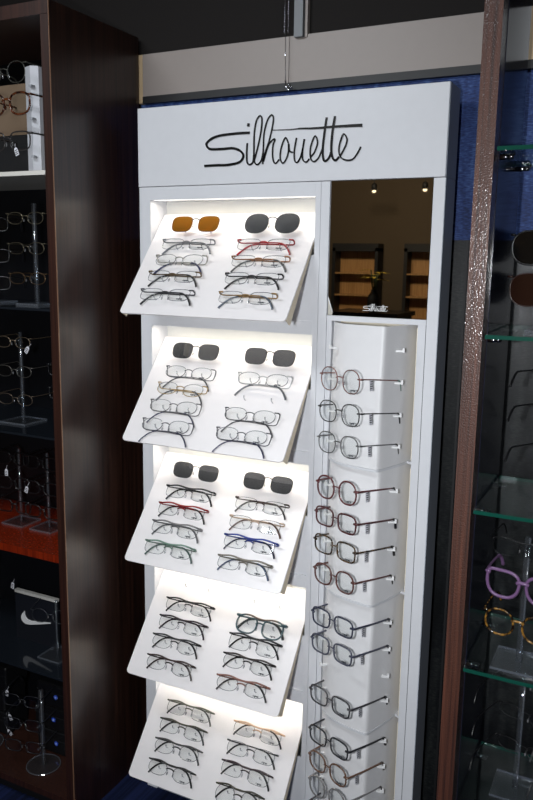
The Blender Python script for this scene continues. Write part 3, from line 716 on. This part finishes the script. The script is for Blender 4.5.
# bottom compartment: round based stand, boxes with blue dots
stand((-.284, -.158, .023), .26, 'round', (.235, .165, .09), 'clear acrylic stand with round base on cabinet floor', 'round based stands', .008, .052)
stand((-.53, -.16, .023), .26, 'round', (.235, .165), 'round based acrylic stand cut by the left edge', 'round based stands', .008, .055)
for z, d, dx in ((.25, 'highest', -.03), (.17, 'middle', -.03), (.095, 'lowest', -.03)):
    shown('black eyeglasses, %s on the round based stand' % d, -.30+dx, -.165, z, .25, shape='square', rim='thin', col=(30, 30, 34), group=GL)
BDOT = plain('blue_dot', (60, 96, 220), .3); BDOTC = plain('pale_blue_dot', (170, 190, 245), .3)
for x, ds, nm in ((-.283, (.236, .156, .066), 'right'), (-.575, (.236, .156, .066), 'left')):
    zz = .023
    for k, zc in enumerate(reversed(ds)):
        c_ = empty('glasses_case', (x+(0, -.008, .004)[k], -.0485, zz)); tag(c_, 'black glasses case with blue dot, %s in the %s stack' % (('bottom', 'middle', 'top')[k], nm), 'case', 'glasses cases on the cabinet floor')
        bevel(MB().box(-.08, .08, -.05, .05, 0, .081).build('case_body', plain('case_black', (16, 16, 18), .4), c_), .008, 3)
        MB().box(-.079, .079, -.0508, .0508, .050, .0515).build('lid_seam', DARKGAP, c_)
        d_ = MB().lathe([(.0075, 0), (.0075, .0012)], n=20); d_.v = [(a, -.0502-c2, b+.04) for a, b, c2 in d_.v]
        do = d_.build('dot', BDOT, c_)
        e_ = MB().lathe([(.0035, .0012), (.0035, .0018)], n=16); e_.v = [(a, -.0502-c2, b+.04) for a, b, c2 in e_.v]
        e_.build('dot_centre', BDOTC, do)
        zz += .0815
htag(-.425, -.16, .232, 'white price tag on highest frame of round stand', .2)
htag(-.415, -.16, .150, 'white price tag on middle frame of round stand', -.5)
htag(-.42, -.16, .095, 'white price tag on lowest frame of round stand', -.9)

# ------------------------------------------------------------------ right walnut cabinet
RC = empty('display_cabinet', (1.5, -.05, FZ)); tag(RC, 'walnut post cabinet with green edged glass shelves, right of the white tower', 'cabinet', 'walnut shelf cabinets')
RX, RT = 1.003, 2.6
wb(MB().box(.967, RX-.001, LF, LF+.05, FZ, RT), 'post', WOODP, RC)
wb(MB().box(.984, RX, LF+.0505, .062, FZ, RT), 'side_panel', NAVY, RC)
wb(MB().box(1.9, 1.93, LF, .062, FZ, RT), 'side_panel', WOODL, RC)
wb(MB().box(RX+.0005, 1.9, LF, .062, RT-.03, RT), 'top_board', WOODL, RC)
wb(MB().box(RX+.0005, 1.9, LF, .062, FZ, .03), 'bottom_board', WOODL, RC)
for z in (1.82, 1.46, 1.096, .741, .385):
    s_ = wb(MB().box(RX+.004, 1.896, LF+.004, .06, z-.008, z), 'shelf', SGLASS, RC)
    wb(MB().box(RX+.004, 1.896, LF+.002, LF+.0038, z-.008, z), 'front_edge', SEDGE, s_)
    wb(MB().box(RX+.004, 1.896, .0602, .062, z-.008, z), 'back_edge', SEDGE, s_)
    for y in (-.19, .02):
        c_ = MB().tube([(RX+.0002, y, z-.014), (RX+.022, y, z-.014)], .006, 10)
        c_.tube([(RX+.014, y, z-.010), (RX+.030, y, z-.0095)], .0022, 6); c_.ball((RX+.022, y, z-.014), .007, .007, .006)
        wb(c_, 'shelf_clip', CHROME, s_, True)
GRS = 'acrylic stands in the right cabinet'
stand((1.118, -.10, 1.46), .24, 'square', (1.63, 1.552), 'acrylic stand with two dark sunglasses on glass shelf', GRS, .007, .05)
shown('black wraparound sunglasses, upper pair on right glass shelf', 1.118, -.13, 1.632, -.05, shape='huge', rim='full', col=(12, 12, 13), lens=clear('black_lens', (.02, .02, .02), .08, .03, dens=.8, dcol=(.006, .006, .006)), group='sunglasses in the right cabinet', name='sunglasses', cat='sunglasses')
shown('brown tinted sunglasses, lower pair on right glass shelf', 1.118, -.13, 1.548, -.05, shape='huge', rim='thin', col=(46, 24, 20), lens=clear('brown_lens', (.08, .03, .02), .1, .04, dens=.7, dcol=(.03, .012, .008)), group='sunglasses in the right cabinet', name='sunglasses', cat='sunglasses')
stand((1.165, -.06, 1.096), .30, 'square', (1.36, 1.285, 1.2), 'acrylic stand with black frames on third glass shelf', GRS)
for z, d in ((1.36, 'highest'), (1.285, 'middle'), (1.195, 'lowest')):
    shown('black eyeglasses seen from behind, %s on third glass shelf' % d, 1.17, -.03, z, R(150), shape='square', rim='thin', col=(20, 20, 22), group=GR)
stand((1.11, -.165, .741), .29, 'square', (1.012, .93, .84), 'acrylic stand with square base under the purple frame', GRS, .007, .052)
shown('black and clear eyeglasses above the purple pair', 1.105, -.17, 1.012, -.1, shape='square', rim='wire', col=(34, 34, 36), brow=(20, 20, 22), group=GR)
shown('purple cat eye eyeglasses on the right cabinet stand', 1.112, -.185, .934, -.12, shape='cateye', rim='full', col=(116, 86, 124), thick=1.7, bridge=.02, group=GR)
shown('round tortoiseshell eyeglasses below the purple pair', 1.108, -.185, .848, -.12, shape='rnd2', rim='full', mat=tort('tortoise_amber', (28, 18, 10), (150, 108, 44)), thick=1.1, bridge=.022, group=GR)
stand((1.115, -.09, .385), .30, 'square', (.66, .585, .5), 'acrylic stand on the lowest glass shelf in view', GRS, .007, .05)
for z, d in ((.655, 'highest'), (.575, 'middle'), (.49, 'lowest')):
    shown('dark wire eyeglasses, %s on the lowest glass shelf' % d, 1.125, -.06, z, R(165), shape='oval', rim='wire', col=(50, 48, 50), tip=(16, 16, 18), group=GR)

# ------------------------------------------------------------------ across the shop (seen in the mirror)
OAK = wood('oak_back', (150, 108, 62), (206, 160, 104), .5, .1)
for x0, x1, nm in ((-1.38, -1.0, 'left'), (-.70, -.32, 'right')):
    f = empty('wall_cabinet', ((x0+x1)/2, -4.9, FZ)); tag(f, 'dark framed oak eyewear cabinet across the shop, %s one in mirror' % nm, 'cabinet', 'oak cabinets across the shop')
    wb(MB().box(x0, x1, -5.08, -5.07, FZ, 1.69), 'back_panel', OAK, f)
    for a in (x0-.03, x1): wb(MB().box(a, a+.03, -5.08, -4.93, FZ, 1.72), 'side_panel', MATTB, f)
    wb(MB().box(x0-.03, x1+.03, -5.08, -4.93, 1.69, 1.76), 'top_board', MATTB, f)
    for z in (1.50, 1.30, 1.10, .85): wb(MB().box(x0, x1, -5.065, -4.94, z-.014, z), 'shelf', OAK, f)
    wb(MB().box(x0, x1, -5.065, -4.94, FZ, .08), 'bottom_board', MATTB, f)
ct = empty('service_counter', (-.52, -3.5, FZ)); tag(ct, 'black service counter reflected low in the mirror', 'counter')
MB().box(-.24, .24, -.2, .2, 0, 1.27).build('body', MATTB, ct); MB().box(-.26, .26, -.22, .22, 1.27, 1.30).build('top', BLACK, ct)
pl = empty('potted_plant', (-.49, -3.45, FZ+1.30)); pl.scale = (1.4,)*3; tag(pl, 'yellow green plant in a dark vase on the counter, in mirror', 'plant')
MB().lathe([(.02, 0), (.03, .03), (.028, .08), (.014, .10), (.016, .11)], n=16).build('vase', MATTB, pl, True)
st_ = MB()
LEAF = plain('yellow_leaf', (150, 126, 30), .6)
lf_me = MB().prism([(0, -.008), (.03, -.012), (.06, 0), (.03, .012), (0, .008)], lambda p, k: (p[0], p[1], .001*k-.3*p[0]**2/.06)).mesh('leaf', LEAF)
for k in range(14):
    a = k*2.4; h_ = .16+.012*(k % 5)
    st_.tube([(0, 0, .09), (.01*math.cos(a), .01*math.sin(a), h_*.7), (.02*math.cos(a), .02*math.sin(a), h_)], .0018, 5)
    link_mesh('leaf', lf_me, pl, (.018*math.cos(a), .018*math.sin(a), h_), (0, -.2, a))
st_.build('stem', plain('stem_green', (60, 70, 30), .6), pl, True)
for x, nm in ((-.915, 'left'), (-.478, 'right')):
    d = empty('spot_lamp', (x, -4.6, CZ)); tag(d, 'small warm ceiling spot lamp reflected high in mirror, %s one' % nm, 'lamp', 'spot lamps across the shop')
    MB().tube([(0, 0, 0), (0, 0, -.50)], .004, 6).build('stem', MATTB, d)
    MB().lathe([(.026, -.56), (.022, -.51), (.006, -.50)], n=14).build('shade', MATTB, d, True)
    MB().ball((0, 0, -.565), .018, .018, .014).build('bulb', emit('warm_bulb_'+nm, (1, .75, .45), 2.2), d, True)
